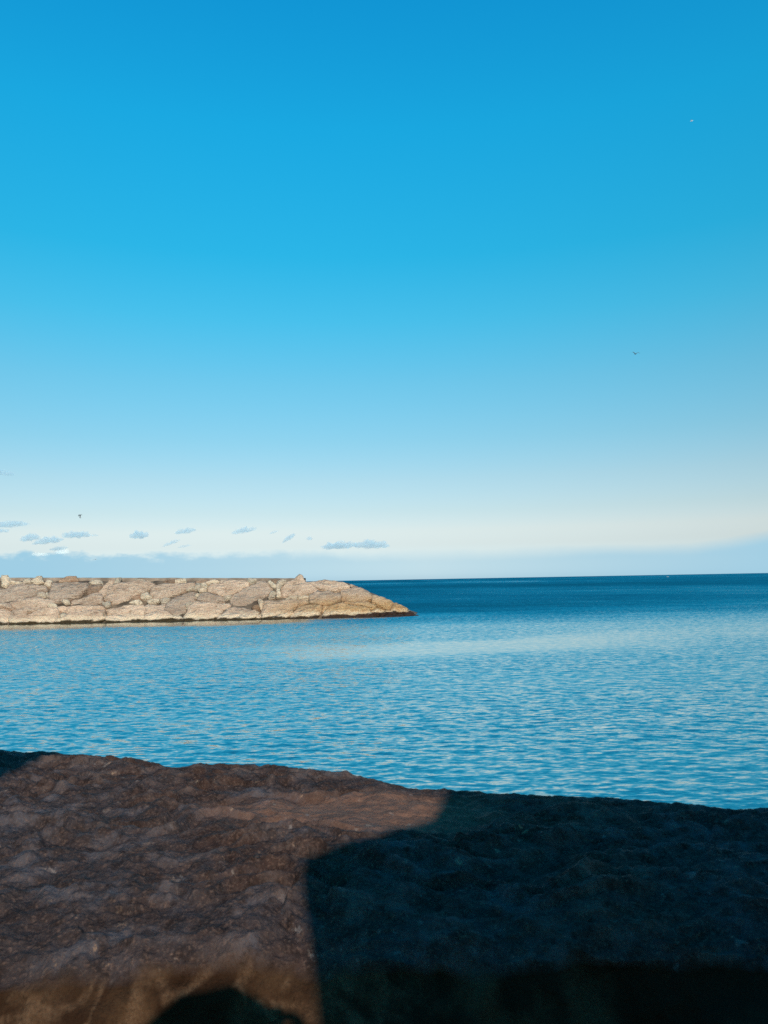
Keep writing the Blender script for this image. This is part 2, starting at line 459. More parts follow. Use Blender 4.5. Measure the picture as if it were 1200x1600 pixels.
def slab(name, poly, frame, mat, parent=None, step=.22, edge=.16, depth=1.0, rough=.10, dome=.10, tilt=(0, 0), seed=0, rnd=.35, jag=.05, inv=None):
    """A stone with the outline `poly` (metres in the frame's xy plane), its weathered face towards +z and a body `depth` deep."""
    rs = np.random.default_rng(seed)
    P = np.array(poly, float)
    # resample and roughen the outline
    out = []
    for i in range(len(P)):
        a, b = P[i], P[(i + 1) % len(P)]
        k = max(1, int(round(np.linalg.norm(b - a) / step)))
        for j in range(k): out.append(a + (b - a) * j / k)
    B = np.array(out)
    ctr = B.mean(0)
    nb = np.stack([fbm(B[:, 0] * 1.1 + seed, B[:, 1] * 1.1, np.full(len(B), 3.1 + seed), 3), fbm(B[:, 0] * 1.1, B[:, 1] * 1.1 + seed, np.full(len(B), 8.7), 3)], 1)
    B = B + nb * jag
    # interior points on a jittered lattice
    lo, hi = B.min(0), B.max(0)
    gx, gy = np.meshgrid(np.arange(lo[0], hi[0], step), np.arange(lo[1], hi[1], step * .87))
    gx = gx + (np.arange(gx.shape[0]) % 2)[:, None] * step * .5
    G = np.stack([gx.ravel(), gy.ravel()], 1) + rs.normal(size=(gx.size, 2)) * step * .12
    G = G[poly_inside(G, B)]
    if len(G): G = G[poly_dist(G, B) > step * .45]
    A = np.concatenate([B, G]) if len(G) else B
    nB = len(B)
    res = geometry.delaunay_2d_cdt([Vector(p) for p in A], [(i, (i + 1) % nB) for i in range(nB)], [], 1, 1e-5)
    V2 = np.array([tuple(v) for v in res[0]])
    F = [tuple(f) for f in res[2]]
    d = poly_dist(V2, B)
    size = max(hi - lo)
    h = -edge * np.exp(-d / (edge * .8)) + dome * np.clip(d / (size * .3), 0, 1)
    h += tilt[0] * (V2[:, 0] - ctr[0]) + tilt[1] * (V2[:, 1] - ctr[1])
    s3 = np.full(len(V2), seed * 1.37)
    h += rough * fbm(V2[:, 0] * .7 + seed, V2[:, 1] * .9, s3, 4) + rough * .45 * np.clip(fbm(V2[:, 0] * .5 + V2[:, 1] * .5, V2[:, 1] * 1.6 - V2[:, 0] * .9, s3 + 9, 3, ridged=True), -1, 1)
    verts = [(x, y, z) for (x, y), z in zip(V2, h)]
    # boundary loops from the faces -> side walls and back
    from collections import Counter
    ec = Counter()
    for f in F:
        for i in range(len(f)):
            ec[(f[i], f[(i + 1) % len(f)])] += 1
    bd = [e for e in ec if (e[1], e[0]) not in ec]
    low = {}
    faces = list(F)
    for a, b in bd:
        for v in (a, b):
            if v not in low:
                x, y, z = verts[v]
                k1, k2 = len(verts), len(verts) + 1
                sx, sy = ctr[0] + (x - ctr[0]) * 1.015, ctr[1] + (y - ctr[1]) * 1.015
                verts.append((sx, sy, z - depth * rnd))
                verts.append((ctr[0] + (x - ctr[0]) * .86, ctr[1] + (y - ctr[1]) * .86, z - depth))
                low[v] = (k1, k2)
        faces.append((b, a, low[a][0], low[b][0]))
        faces.append((low[b][0], low[a][0], low[a][1], low[b][1]))
    nxt = {a: b for a, b in bd}
    if nxt:
        st = bd[0][0]; loop = [st]; c = nxt[st]
        while c != st and len(loop) < 5000: loop.append(c); c = nxt.get(c, st)
        faces.append(tuple(low[v][1] for v in reversed(loop)))
    M = frame if inv is None else inv @ frame
    o = mesh_obj(name, [M @ Vector(v) for v in verts], faces, mat, parent)
    me = o.data
    return o

SLABS = [
 [(-8,916),(8,919),(17,912),(35,911.5),(57,913),(69,914),(71,922),(57,924.5),(53.5,929),(40,931.5),(32,936),(17,940),(-8,945)],
 [(17,942.5),(33,937),(40,936.5),(57,932.5),(71,935),(83,938),(82,943),(72,948.5),(60,953),(45,953.7),(24,952.7),(18,949)],
 [(-10,946.5),(7,950),(15,953.5),(20,957),(14,964),(12,969),(10,976),(-10,976)],
 [(-10,944.5),(5,944.5),(16,942.5),(17,949),(22,953),(15,952),(6,948.5),(-10,946)],
 [(21,955.5),(36,954.5),(58,955),(42,960),(38.5,966),(37.5,971),(37,976),(15,976),(17,970),(15,965)],
 [(40.5,962.5),(61.5,955),(75,953),(88,952),(91,956.5),(89,965),(85,971),(84,976),(39,976),(39.5,968)],
 [(80.5,909),(95,909.5),(118,909.5),(127,910.5),(136.5,914),(136,922),(123,931),(112,936),(98,940),(86,938.5),(77,932.5),(80.5,918)],
 [(112,938),(137,929),(152,925.5),(156.5,930),(157,936),(160,941.5),(143,944),(123,944.3),(111,943.3)],
 [(161,913.5),(171.5,906),(177.5,907.5),(176.5,911.5),(170,917.5),(166.5,926.5),(161.5,932.5),(157.5,933),(153,926.5),(156,919)],
 [(88,947.5),(102,946),(143,945.3),(159,946),(162,952),(145,953.5),(130,956.3),(111.5,959),(108,958),(100,954.5),(91,952.5)],
 [(92,967),(100,966),(113,960),(130,957.7),(145,955),(162,953.3),(158,961.5),(163,966.5),(155,970),(154,976),(86,976),(87,970)],
 [(177,914.5),(188,913),(195,911.5),(213,909.5),(225,908.5),(240,911),(234,919),(219,927.5),(213,926.5),(206,930.5),(200,936.5),(190,940.5),(173,943),(171,939),(165,937),(168,927),(172,918.5)],
 [(236.5,919),(242,914.5),(256,911),(272,911.5),(290,911),(303,912),(300,917),(290,921.5),(279,926),(268,930),(262,933.5),(250,933.5),(239,935),(235.5,928)],
 [(166,949),(180,946.5),(202,944.5),(216,945.5),(222,946),(224,952),(224,959.5),(213,960),(200,962.5),(185,960),(170,961),(167,955)],
 [(227.5,948),(234,944),(243,944.5),(256,942.5),(258,948),(255,952),(249,955),(238,957),(228,957.5)],
 [(168,967),(180,963.5),(200,963.7),(213,961.3),(225.5,961),(225.5,966),(215,970),(213,976),(168,976)],
 [(227,960),(240,958),(255,955.7),(264,957.5),(268,962),(280,962),(286,970),(286,976),(215,976),(218,971),(226,967)],
 [(260,944),(266,937.5),(280,930.5),(295,924),(303,922.5),(306,930),(302,936),(296,942),(290,950),(288,957),(280,961),(270,961),(266,956),(259,953)],
 [(331,913.5),(344,911.3),(345,906),(360,905),(382,905),(388,909),(386,914),(378,918),(370,922.5),(360,928),(355,930.5),(345,931.7),(338,930),(330,927),(327.5,925),(328,920)],
 [(316,928.5),(326,927),(343,932.3),(350,937),(348,940),(328,941),(310,940.5),(311,934.5)],
 [(304,942),(348,941.7),(359,942.5),(358,946.5),(346,951.5),(342,958),(334,966),(328,970),(327,976),(287,976),(288,969),(293,958),(298,948.5)],
 [(359,931),(377.5,920),(391,913.5),(399,911.5),(400.5,907),(413,906.5),(420,911.5),(423.5,918),(418,926),(410,931),(402,935),(399,941),(391,946.5),(367.5,944.7),(362,941)],
 [(335,968),(348,958),(355,951),(366,947.7),(380,948.8),(394,951),(402.5,956),(401.5,959.5),(394.5,966),(387,968.5),(386,976),(332,976)],
 [(396,966),(402.5,960),(407,957.5),(409.5,967),(409,976),(388,976),(389,970)],
 [(413.5,940.5),(423,939),(450,939.3),(477,938.7),(481,942),(466,946),(455,953),(445,958),(430,963),(420,966),(411.5,968),(409.5,958),(412.5,950),(414,944)],
 [(412,970),(432,965),(446,959.5),(456,954.5),(455,959),(448,964),(443,970),(443,976),(412,976)],
 [(439.5,922),(441,917),(450,911),(460,906),(465,902),(468,899),(472,901),(475,906),(481,912),(489,917),(496.5,922),(492,926),(484,928),(478,928.7),(468,929),(455,929.5),(444,933.5),(440.5,931)],
 [(477,908),(497,905),(507,904),(520,907.5),(535,909),(548,913),(546,917),(533,918.7),(525,920.7),(515,920.7),(503,919),(495,916.7),(486,913)],
 [(485,932),(498,923),(507,926),(513,923.5),(522,927.5),(530,928),(532.5,932),(531,937.5),(525,940),(517,944.5),(503,945),(484.5,943.7)],
 [(457,957),(466,947.5),(482,945),(497,946.5),(501.5,950),(499.5,956),(494.5,961),(494.5,967),(492,972),(491,976),(450,976),(452,968)],
 [(505.5,962),(509.5,955),(515,949.5),(522,945.5),(533,944),(548,945.5),(568,948),(577,951.5),(576,957),(568,962),(561,966),(560,974),(505,975),(506,968)],
 [(503.5,947.5),(517,946.3),(511.5,951),(507,955),(503.5,952)],
 [(536.5,922),(546,918.5),(552,917),(562,920),(572,924.5),(582,929.5),(581,933),(572,937),(560,938),(548,938),(537,938),(534.5,931),(534,926)],
 [(536,940),(549,939.5),(562,940),(571,939),(580,942.3),(586,946.5),(580,950),(570,947),(558,944.5),(547,943),(535,942.7)],
 [(583,930.5),(592,932),(602,935.5),(611,938),(617,941.5),(612,947.5),(603,947.5),(593,944),(583,940)],
 [(618,942),(628,947),(636,952),(632,956.5),(622,956.5),(613,952.5),(613.5,948)],
 [(548,912.5),(558,916),(572,922),(586,929),(598,934),(592,931.7),(583,929.7),(572,924),(560,918.7),(550,916)],
]
PALES = [
 [(2.5,900),(12.5,899),(16,906),(15,911),(9,918),(3,915)],
 [(35,910),(38,906),(47,904),(50,909),(47,911),(36.5,911)],
 [(49.5,911),(58,903),(65,902.5),(67.5,911),(57,912.5)],
 [(68.5,912),(71,904.5),(79,904),(80,913),(77.5,917)],
 [(17,911),(18,907),(33,907.5),(34,910.5)],
 [(71,927),(76,924.5),(76.5,931.5),(72,933.5)],
 [(57.5,925.5),(69,926),(70.5,933),(58,931.7)],
 [(75,948.5),(79,944.7),(87,944.7),(88,949),(82,951.5)],
 [(91.5,961),(97,956),(103,956.5),(108,961),(107,965),(95,965.5)],
 [(138.5,910),(145,905),(155,904),(158.5,909),(158,911.5),(148,912.5)],
 [(177.5,913),(181.5,904.5),(188.5,904),(187,912)],
 [(98,941),(101,937.7),(108,939),(108.5,942.5),(101.5,945)],
 [(161,942),(170,940.7),(172,945.5),(165,948)],
 [(219.5,930),(230,925),(235,934),(229,936.5),(221.5,935)],
 [(202.5,940.5),(216.5,935),(221,938.5),(216,943)],
 [(211.5,904.5),(224,905),(225,907.7),(211,908.6)],
 [(227.5,908.2),(230,905),(233.5,907.5),(230.5,909.5)],
 [(273.5,905.5),(289.5,904.5),(290,910),(273.5,910.7)],
 [(230,938.5),(238,936.7),(247.5,936.2),(247.5,940),(240,942.7),(233,943)],
 [(249,935.2),(257.5,934),(266,936.3),(262,941.3),(253,941.7)],
 [(303.5,916.5),(306.5,911.5),(313,912),(314,919),(310,921),(305,921)],
 [(314.5,912),(320,911.7),(326,915),(323,920),(315,919.5)],
 [(311,922),(318,920.5),(323,921),(322,924),(317,926.5),(311.5,926)],
 [(291.5,921.3),(301.5,916.5),(302.5,920.5),(294,922.7)],
 [(305,929),(311.5,928),(312.5,931),(307.5,934)],
 [(321,911),(335,906),(343,907.5),(343,910.5),(332,912.5),(326.5,914)],
 [(349.5,933),(352,930.5),(360,929.5),(357.5,934),(352.5,936)],
 [(291,945),(297,942.3),(301,944),(297.5,948.3),(291.5,950)],
 [(386.5,908),(388.5,904.5),(399,906),(399.5,909),(391.5,911.5)],
 [(402.5,937),(410,937.7),(412.5,942),(411.5,949),(408.5,953.5),(405.5,948.5),(404,943)],
 [(419,910),(423.5,909),(431,916),(429,920),(424.5,917.5)],
 [(431,920),(434,911),(443,907.5),(448,909),(440,916),(437.5,920.7)],
 [(424.5,921.7),(431,921.7),(432,928),(419.5,931)],
 [(418.5,932.3),(430,929.5),(430,933),(420,935.5)],
 [(432.7,922.7),(437.7,922.7),(439,932.5),(432.5,934)],
 [(446,935.5),(455,930.5),(465,930),(463,937),(447,938)],
 [(466,930),(478,930),(484,931.5),(480.5,937),(465,937.5)],
 [(579,953),(590,949),(600,953),(594,957),(585,959.5)],
 [(593.5,958),(601,955.5),(604,960),(596,963.5)],
 [(603,953.5),(612,953.5),(620,957.7),(618,962),(608,962)],
 [(617.5,963),(624,959),(631,960),(632,967),(618,968)],
]
BROWNS = [
 [(92.5,907),(97,902.7),(108,901.3),(118,902.5),(122,907),(118,908.7),(95,908.7)],
 [(137.5,914),(148,913.2),(158,913),(158.7,916.5),(151.5,924.3),(137.5,928),(137,922.5)],
 [(158.7,962.3),(164,955),(165.7,965.3),(161.5,966)],
 [(207.5,931.5),(216,927.7),(217.5,932.5),(211,936)],
 [(256.5,909),(263,905.3),(272,905.3),(272.3,910),(265,910.7)],
 [(305,908.5),(308,904.5),(325,904.5),(330,907),(322,910),(310,911)],
 [(395.5,948.7),(402.5,945),(404.5,951),(400,952.5)],
 [(421.5,907.5),(428,905),(438,905.3),(434,910),(431,914)],
 [(565,963),(573,957.5),(583,957.7),(582,963),(573,968),(566,972)],
 [(585,964),(597,964),(606,963),(616,963.5),(616,971),(584,972)],
 [(633,957),(639,954.5),(646,958),(644,966),(633,968)],
 [(641,954.5),(650,958),(662,963),(656,968),(646,968)],
]
def lay(polys, mat, edge, dome, rough, step, depth, seed0, grow, lift):
    for i, pg in enumerate(polys):
        cx = sum(p[0] for p in pg) / len(pg); cy = min(968, max(904, sum(p[1] for p in pg) / len(pg)))
        p0 = hit(cx, cy)
        nrm = mnormal(p0)
        nrm = (nrm + Vector((0, -.25, 0))).normalized()
        e2 = (Vector((0, 0, 1)) - nrm * nrm.z).normalized()
        e1 = e2.cross(nrm).normalized()
        fr = Matrix((e1, e2, nrm)).transposed().to_4x4(); fr.translation = p0
        inv = fr.inverted()
        loc = []
        for q in pg:
            d = ray(*q)
            t = (p0 - CAM).dot(nrm) / d.dot(nrm)
            v = inv @ (CAM + d * t)
            loc.append((v.x, max(-6, min(6, v.y))))
        a2 = sum(loc[k - 1][0] * loc[k][1] - loc[k][0] * loc[k - 1][1] for k in range(len(loc)))
        if a2 < 0: loc.reverse()
        rs = random.Random(seed0 + i)
        lc = np.array(loc); c0 = lc.mean(0)
        rad = np.linalg.norm(lc - c0, axis=1)[:, None]
        loc = c0 + (lc - c0) * (1 + grow / np.maximum(rad, .3))
        fr = fr @ Matrix.Translation((0, 0, rs.uniform(-.18, .16) + lift))
        slab('stone', loc, fr, mat, bw, step=step, edge=edge, depth=depth, rough=rough, dome=dome,
             tilt=(rs.uniform(-.10, .10), rs.uniform(-.12, .04)), seed=seed0 + i, jag=.10, inv=BWI)
lay(SLABS, M_SLAB, .09, .10, .16, .17, 1.1, 100, .13, 0)
lay(PALES, M_PALE, .08, .16, .12, .11, .7, 300, .09, .06)
lay(BROWNS, M_BROWN, .09, .08, .16, .13, .8, 500, .12, -.02)

def build_core():
    xs = np.concatenate([np.linspace(-75, -40, 30)[:-1], np.linspace(-40, 4.5, 150)])
    ys = np.linspace(66, 84, 70)
    X, Y = np.meshgrid(xs, ys)
    Z = np.vectorize(mound)(X, Y) - .38 - .22 * np.clip((X + 9) / 4, 0, 1) + .14 * fbm(X * .8, Y * .8, 0 * X, 4)
    Z = np.maximum(Z, -2.0)
    o = grid_mesh('rubble_core', np.stack([X + 20, Y - 75, Z], -1), M_CORE)
    o.parent = bw
    # low brown crown along the top
    n = 160
    xs = np.linspace(-75, -7.8, n)
    prof = [(-.9, -.9), (-.88, -.12), (-.8, -.04), (1.2, -.04), (1.35, -.9)]
    P = np.zeros((len(prof), n, 3))
    for j, (dy, dz) in enumerate(prof):
        P[j, :, 0] = xs + 20
        P[j, :, 1] = dy - .4 + .05 * fbm(xs * .6, xs * 0 + j, xs * 0, 3)
        P[j, :, 2] = np.array([crest(x) for x in xs]) + dz + .05 * fbm(xs * .9, xs * 0 + 3, xs * 0, 4)
    P = P[:, :, :]
    o = grid_mesh('crown', P[:, ::-1], M_CROWN)
    o.parent = bw
build_core()

# slabs of the breakwater's seaward side and beyond the frame are hidden; the core carries them

# ------------------------------------------------------------------ the foreground rock
ZT = -.60          # its top, relative to the eye
EDGE = [(-200,1160),(-80,1168),(0,1176),(60,1177),(110,1181),(160,1190),(200,1192),(260,1196),(330,1199),(400,1203),(440,1203),(470,1205),(520,1213),
        (560,1217),(590,1224),(640,1231),(680,1234),(710,1237),(770,1243),(800,1245),(860,1249),(900,1251),(940,1250),(1000,1257),(1040,1260),
        (1070,1260),(1110,1267),(1150,1270),(1200,1271),(1260,1276),(1400,1290)]
def build_rock():
    pts = [on_z(px, py, EYE + ZT) for px, py in EDGE]
    ex = np.array([p.x for p in pts]); ey = np.array([p.y for p in pts])
    xs = np.concatenate([np.linspace(-2.7, -1.6, 50)[:-1], np.linspace(-1.6, 1.35, 690), np.linspace(1.35, 2.6, 50)[1:]])
    # extend edge linearly beyond the table
    yf = np.interp(xs, ex, ey)
    yf = np.where(xs < ex[0], ey[0] + (xs - ex[0]) * -.15, yf)
    yf = np.where(xs > ex[-1], ey[-1] + (xs - ex[-1]) * -.3, yf)
    yn = 1.255 + .03 * fbm(xs * 1.6, xs * 0 + 2, xs * 0, 3) + .05 * np.clip(-xs - 1.3, 0, 1)
    # profile rows: near face (bottom -> edge), top, far face
    nf, nt, nb = 90, 330, 36
    U = np.concatenate([np.linspace(-1, 0, nf, endpoint=False), np.linspace(0, 1, nt), 1 + np.linspace(0, 1, nb + 1)[1:]])
    X = np.broadcast_to(xs, (len(U), len(xs))).copy()
    Y = np.zeros_like(X); Z = np.zeros_like(X)
    for i, u in enumerate(U):
        if u < 0:
            s = -u
            d = s ** 1.35 * 1.15
            Y[i] = yn - .10 * (1 - np.exp(-d / .10)) - .10 * d + .05
            Z[i] = -d
        elif u <= 1:
            v = u ** 1.15
            Y[i] = yn + .05 + (yf - yn - .05) * v
            Z[i] = 0
        else:
            s = u - 1
            d = s ** 1.6 * 1.6
            Y[i] = yf + .12 * (1 - np.exp(-d / .05)) + .5 * d
            Z[i] = -d
    inside = np.clip((Y - yn) / .12, 0, 1)
    # rounded near shoulder
    Z -= .045 * np.exp(-np.clip(Y - yn - .05, 0, 9) / .05) * (U[:, None] >= 0) + .045 * (U[:, None] < 0)
    # relief
    und = .020 * fbm(X * 1.5, Y * 1.5, 0 * X, 3)
    flat = np.exp(-(((X + .10 + .08 * fbm(X * 4, Y * 4, 0 * X + 50, 3)) / .40) ** 2 + ((Y - 2.03 + .08 * fbm(X * 4, Y * 4, 0 * X + 60, 3)) / .17) ** 2))           # smoother weathered patch
    k = 1 - .65 * flat
    wx = .05 * fbm(X * 3, Y * 3, 0 * X + 21, 2); wy = .05 * fbm(X * 3, Y * 3, 0 * X + 31, 2)
    rid = fbm((X + wx) * 4.2, (Y + wy) * 6.0, Z * 5 + 3, 4, .42, ridged=True)
    lump = fbm((X - wy) * 7.5, (Y + wx) * 9.5, Z * 8 + 6, 3, .5)
    med = (.013 * np.sign(rid) * np.abs(rid) ** 1.3 + .006 * lump) * k
    med = med + .0055 * fbm((X + wx) * 12, (Y + wy) * 15, Z * 13, 3, .5, ridged=True) * k
    sml = .0036 * fbm(X * 30, Y * 36, Z * 28, 3, .6) * k
    crag = -.030 * np.clip(fbm(X * 3.3 + 5, Y * 4.2, Z * 4, 3) - .25, 0, 1) * k
    ph = Y * 7.5 + 1.9 * fbm(X * 1.7, Y * 2.4, 0 * X + 71, 3) + .55 * fbm(X * 7, Y * 7, 0 * X + 81, 2)
    t = ph - np.floor(ph)
    saw = np.where(t < .22, (lambda q: q * q * (3 - 2 * q))(t / .22), 1 - (t - .22) / .78)
    broken = np.clip(.45 + 1.3 * fbm(X * 2.6, Y * 3.4, 0 * X + 91, 2), 0, 1)
    ph2 = Y * 19 - 2.2 * fbm(X * 3.6, Y * 4.5, 0 * X + 75, 3) + .6 * fbm(X * 15, Y * 15, 0 * X + 86, 2)
    t2 = ph2 - np.floor(ph2)
    saw2 = np.where(t2 < .25, t2 / .25, 1 - (t2 - .25) / .75)
    broken2 = np.clip(.4 + 1.4 * fbm(X * 5, Y * 6, 0 * X + 95, 2), 0, 1)
    med = med + (.026 * saw * broken + .009 * saw2 * broken2) * k
    ridge_light = np.clip(.5 + .34 * rid + .42 * lump - .15, 0, 1)  # mask of the ridge tops that get the painted highlight
    far = np.clip((yf - Y) / .10, 0, 1)
    disp = (und + med) * (.30 + .70 * far) + sml + crag
    Z2 = Z + disp * np.where(U[:, None] < 0, .35, 1.0)
    # the near face is pushed in and out along y
    fm = np.where(U[:, None] < 0, 1.0, 0.0)
    Y2 = Y + fm * (.035 * fbm(X * 3, Z * 3, 0 * X + 7, 4) + .014 * fbm(X * 13, Z * 13, 0 * X + 2, 3))
    # a corner on the right of the near face, with a hollow beside it
    Y2 -= fm * .05 * np.exp(-((X - .13 - .10 * Z) / .03) ** 2) * np.clip(-Z / .1, 0, 1)
    Y2 -= fm * .13 * np.clip((X - .47) / .12, 0, 1) * np.clip((-Z - .055 - .05 * np.clip(.75 - X, 0, 1)) / .03, 0, 1)
    near = np.clip((.055 + .02 * fbm(X * 6, Y * 6, 0 * X, 3) - (Y - yn)) / .05, 0, 1)
    near = np.where(U[:, None] < 0, 1.0, near)
    P = np.stack([X, Y2, Z2], -1)
    o = grid_mesh('foreground_rock', P, M_ROCK, {'near': near, 'ridge_light': ridge_light, 'patch': flat * np.ones_like(X)})
    o.location = (0, 0, EYE + ZT)
    tag(o, 'large dark brown rough rock in the foreground, half in sun and half in shadow', 'rock')
build_rock()

# ------------------------------------------------------------------ stones beside and behind the viewpoint (out of frame; they cast the shade)
def boulder_from_shadow(name, label, prof, yb, depth, seed):
    """prof: outline in the x/z plane at y = yb, relative to the eye; the body runs back towards the sun's side."""
    z = -TO_SUN / -TO_SUN.y * 1.0                                     # the body leans back along the light
    z = Vector((-TO_SUN.x, -TO_SUN.y, -TO_SUN.z)) / abs(TO_SUN.y)
    fr = Matrix(((1, 0, z.x, 0), (0, 0, z.y, yb), (0, 1, z.z, EYE), (0, 0, 0, 1)))
    o = slab(name, prof, fr, M_ROCK, step=.10, edge=.06, depth=depth, rough=.04, dome=.0, seed=seed, jag=.035, rnd=.5)
    tag(o, label, 'rock', 'rocks behind the viewpoint')
    return o

def sun_at(px, py, z, y):
    p = on_z(px, py, EYE + z)
    t = (p.y - y) / -TO_SUN.y
    q = p + TO_SUN * t
    return (q.x, q.z - EYE)
YB = -.95
rp = [sun_at(*q, ZT, YB) for q in [(478, 1352), (560, 1325), (640, 1300), (686, 1285), (698, 1260), (704, 1236)]]
le = [sun_at(*q, ZT, YB) for q in [(495, 1478), (484, 1445), (470, 1402)]]
rx = le[0][0]
prof = [(rx + .05, -1.6), (2.6, -1.6), (2.7, 1.6), (2.0, 2.3), (1.3, 2.2), (rp[-1][0] + .08, 1.5)] + rp[::-1] + le[::-1] + [(rx + .02, -.2)]
boulder_from_shadow('boulder', 'tall rock behind the viewpoint on the right, casting the large shadow', prof, YB, .8, 41)
lp = [sun_at(*q, ZT, YB) for q in [(112, 1178), (60, 1203), (0, 1230)]]
prof = [(-2.6, -1.6), (lp[2][0] - .25, -1.6), (lp[2][0] - .16, .6), lp[2], lp[1], lp[0], (lp[0][0] + .12, 1.9), (-.9, 2.5), (-2.2, 2.4), (-2.7, 1.2)]
boulder_from_shadow('boulder', 'tall rock behind the viewpoint on the left, shading the far left corner', prof, YB, .8, 57)

# ------------------------------------------------------------------ the ledge and the shore under the viewpoint
def shore():
    xs = np.linspace(-9, 9, 120); ys = np.linspace(-6, 9, 110)
    X, Y = np.meshgrid(xs, ys)
    Z = np.where(Y < 1.0, 1.62, 1.62 - (Y - 1.0) * .42) + .12 * fbm(X * .7, Y * .7, 0 * X, 4)
    Z = np.where((np.abs(X) < .5) & (Y < .6) & (Y > -1.2), 1.62, Z)
    o = grid_mesh('shore', np.stack([X, Y, Z], -1), M_CORE)
    tag(o, kind='structure')
shore()

# ------------------------------------------------------------------ the person taking the picture (behind the lens; only the shadow is seen)
def skin_chain(name, joints, edges, mat, parent, sub=2, root=0):
    me = bpy.data.meshes.new(name)
    me.from_pydata([j[0] for j in joints], edges, [])
    o = bpy.data.objects.new(name, me); COL.objects.link(o)
    me.materials.append(mat)
    sk = o.modifiers.new('skin', 'SKIN'); sk.use_smooth_shade = True
    if not me.skin_vertices: me.skin_vertices.new()
    for i, j in enumerate(joints):
        r = j[1] if isinstance(j[1], tuple) else (j[1], j[1])
        me.skin_vertices[0].data[i].radius = r
        me.skin_vertices[0].data[i].use_root = (i == root)
    ss = o.modifiers.new('subdivision', 'SUBSURF'); ss.levels = sub; ss.render_levels = sub
    o.parent = parent
    return o
M_SKIN = plain_mat('skin', (.45, .27, .19), .55, .4)
M_HAIR = plain_mat('dark hair', (.02, .015, .012), .6, .4, .3, 30)
M_JACKET = plain_mat('dark jacket cloth', (.03, .035, .045), .9, .2, .3, 12)
M_PHONE = plain_mat('black phone glass', (.01, .01, .012), .2, .5)
def person():
    z0 = 1.62
    pr = bpy.data.objects.new('person', None); COL.objects.link(pr)
    pr.location = (.07, -.40, z0)
    tag(pr, 'person standing behind the foreground rock holding a phone up in both hands', 'person')
    top = EYE - z0                                   # eye/lens height above the ledge
    hc = top + .105                                  # head centre
    J = [((0, 0, .95), (.17, .12)), ((0, 0, 1.15), (.15, .11)), ((0, .0, 1.38), (.17, .115)), ((0, .0, 1.50), (.10, .08)), ((0, .015, hc - .12), .058), ((0, .03, hc - .03), (.072, .088)), ((0, .02, hc + .045), (.076, .092)),
         ((-.17, .0, 1.44), .062), ((-.24, .10, 1.28), .048), ((-.10, .33, top - .075), .034), ((-.06, .365, top - .05), .030),
         ((.17, .0, 1.44), .062), ((.24, .10, 1.28), .048), ((.10, .33, top - .075), .034), ((.06, .365, top - .05), .030),
         ((-.10, 0, .88), .095), ((-.11, .02, .50), .062), ((-.12, -.02, .09), .045), ((-.12, .12, .045), .042),
         ((.10, 0, .88), .095), ((.11, .02, .50), .062), ((.12, -.02, .09), .045), ((.12, .12, .045), .042)]
    E = [(0, 1), (1, 2), (2, 3), (3, 4), (4, 5), (5, 6), (2, 7), (7, 8), (8, 9), (9, 10), (2, 11), (11, 12), (12, 13), (13, 14),
         (0, 15), (15, 16), (16, 17), (17, 18), (0, 19), (19, 20), (20, 21), (21, 22)]
    skin_chain('body', J, E, M_JACKET, pr)
    # hair cap
    bm = bmesh.new(); bmesh.ops.create_icosphere(bm, subdivisions=3, radius=1)
    for v in bm.verts:
        c = v.co.copy()
        v.co = Vector((c.x * .125, c.y * .122 - .012, max(c.z, -.55) * .115)) * (1 + .04 * math.sin(c.x * 9) * math.cos(c.z * 7))
    me = bpy.data.meshes.new('hair'); bm.to_mesh(me); bm.free(); me.materials.append(M_HAIR); me.shade_smooth()
    h = bpy.data.objects.new('hair', me); COL.objects.link(h); h.parent = pr; h.location = (0, .005, hc + .045)
    # hands: palm and five bent fingers on each side of the phone
    for s in (-1, 1):
        jo = [((s * .066, .352, top - .055), .022), ((s * .056, .368, top - .02), .020)]
        ed = [(0, 1)]
        for k in range(4):
            zk = top - .045 + k * .021
            b0 = len(jo)
            jo += [((s * .060, .366, zk), .0095), ((s * .050, .382, zk + .002), .0088), ((s * (.030 - .004 * abs(k - 1.5)), .3835, zk + .003), .0080)]
            ed += [(1, b0), (b0, b0 + 1), (b0 + 1, b0 + 2)]
        b0 = len(jo)
        jo += [((s * .052, .352, top - .035), .0100), ((s * .032, .356, top - .015), .0090), ((s * .018, .358, top + .0), .0080)]
        ed += [(0, b0), (b0, b0 + 1), (b0 + 1, b0 + 2)]
        skin_chain('hand', jo, ed, M_SKIN, pr, 1)
    # the phone is a thing of its own
    bm = bmesh.new(); bmesh.ops.create_cube(bm, size=1)
    bmesh.ops.scale(bm, vec=(.072, .008, .15), verts=bm.verts)
    bmesh.ops.bevel(bm, geom=bm.edges[:], offset=.003, segments=2, affect='EDGES')
    me = bpy.data.meshes.new('phone'); bm.to_mesh(me); bm.free(); me.materials.append(M_PHONE)
    ph = bpy.data.objects.new('phone', me); COL.objects.link(ph); ph.location = (.07, -.032, EYE - .03)
    tag(ph, 'black phone held up in two hands at the viewpoint', 'phone')
person()

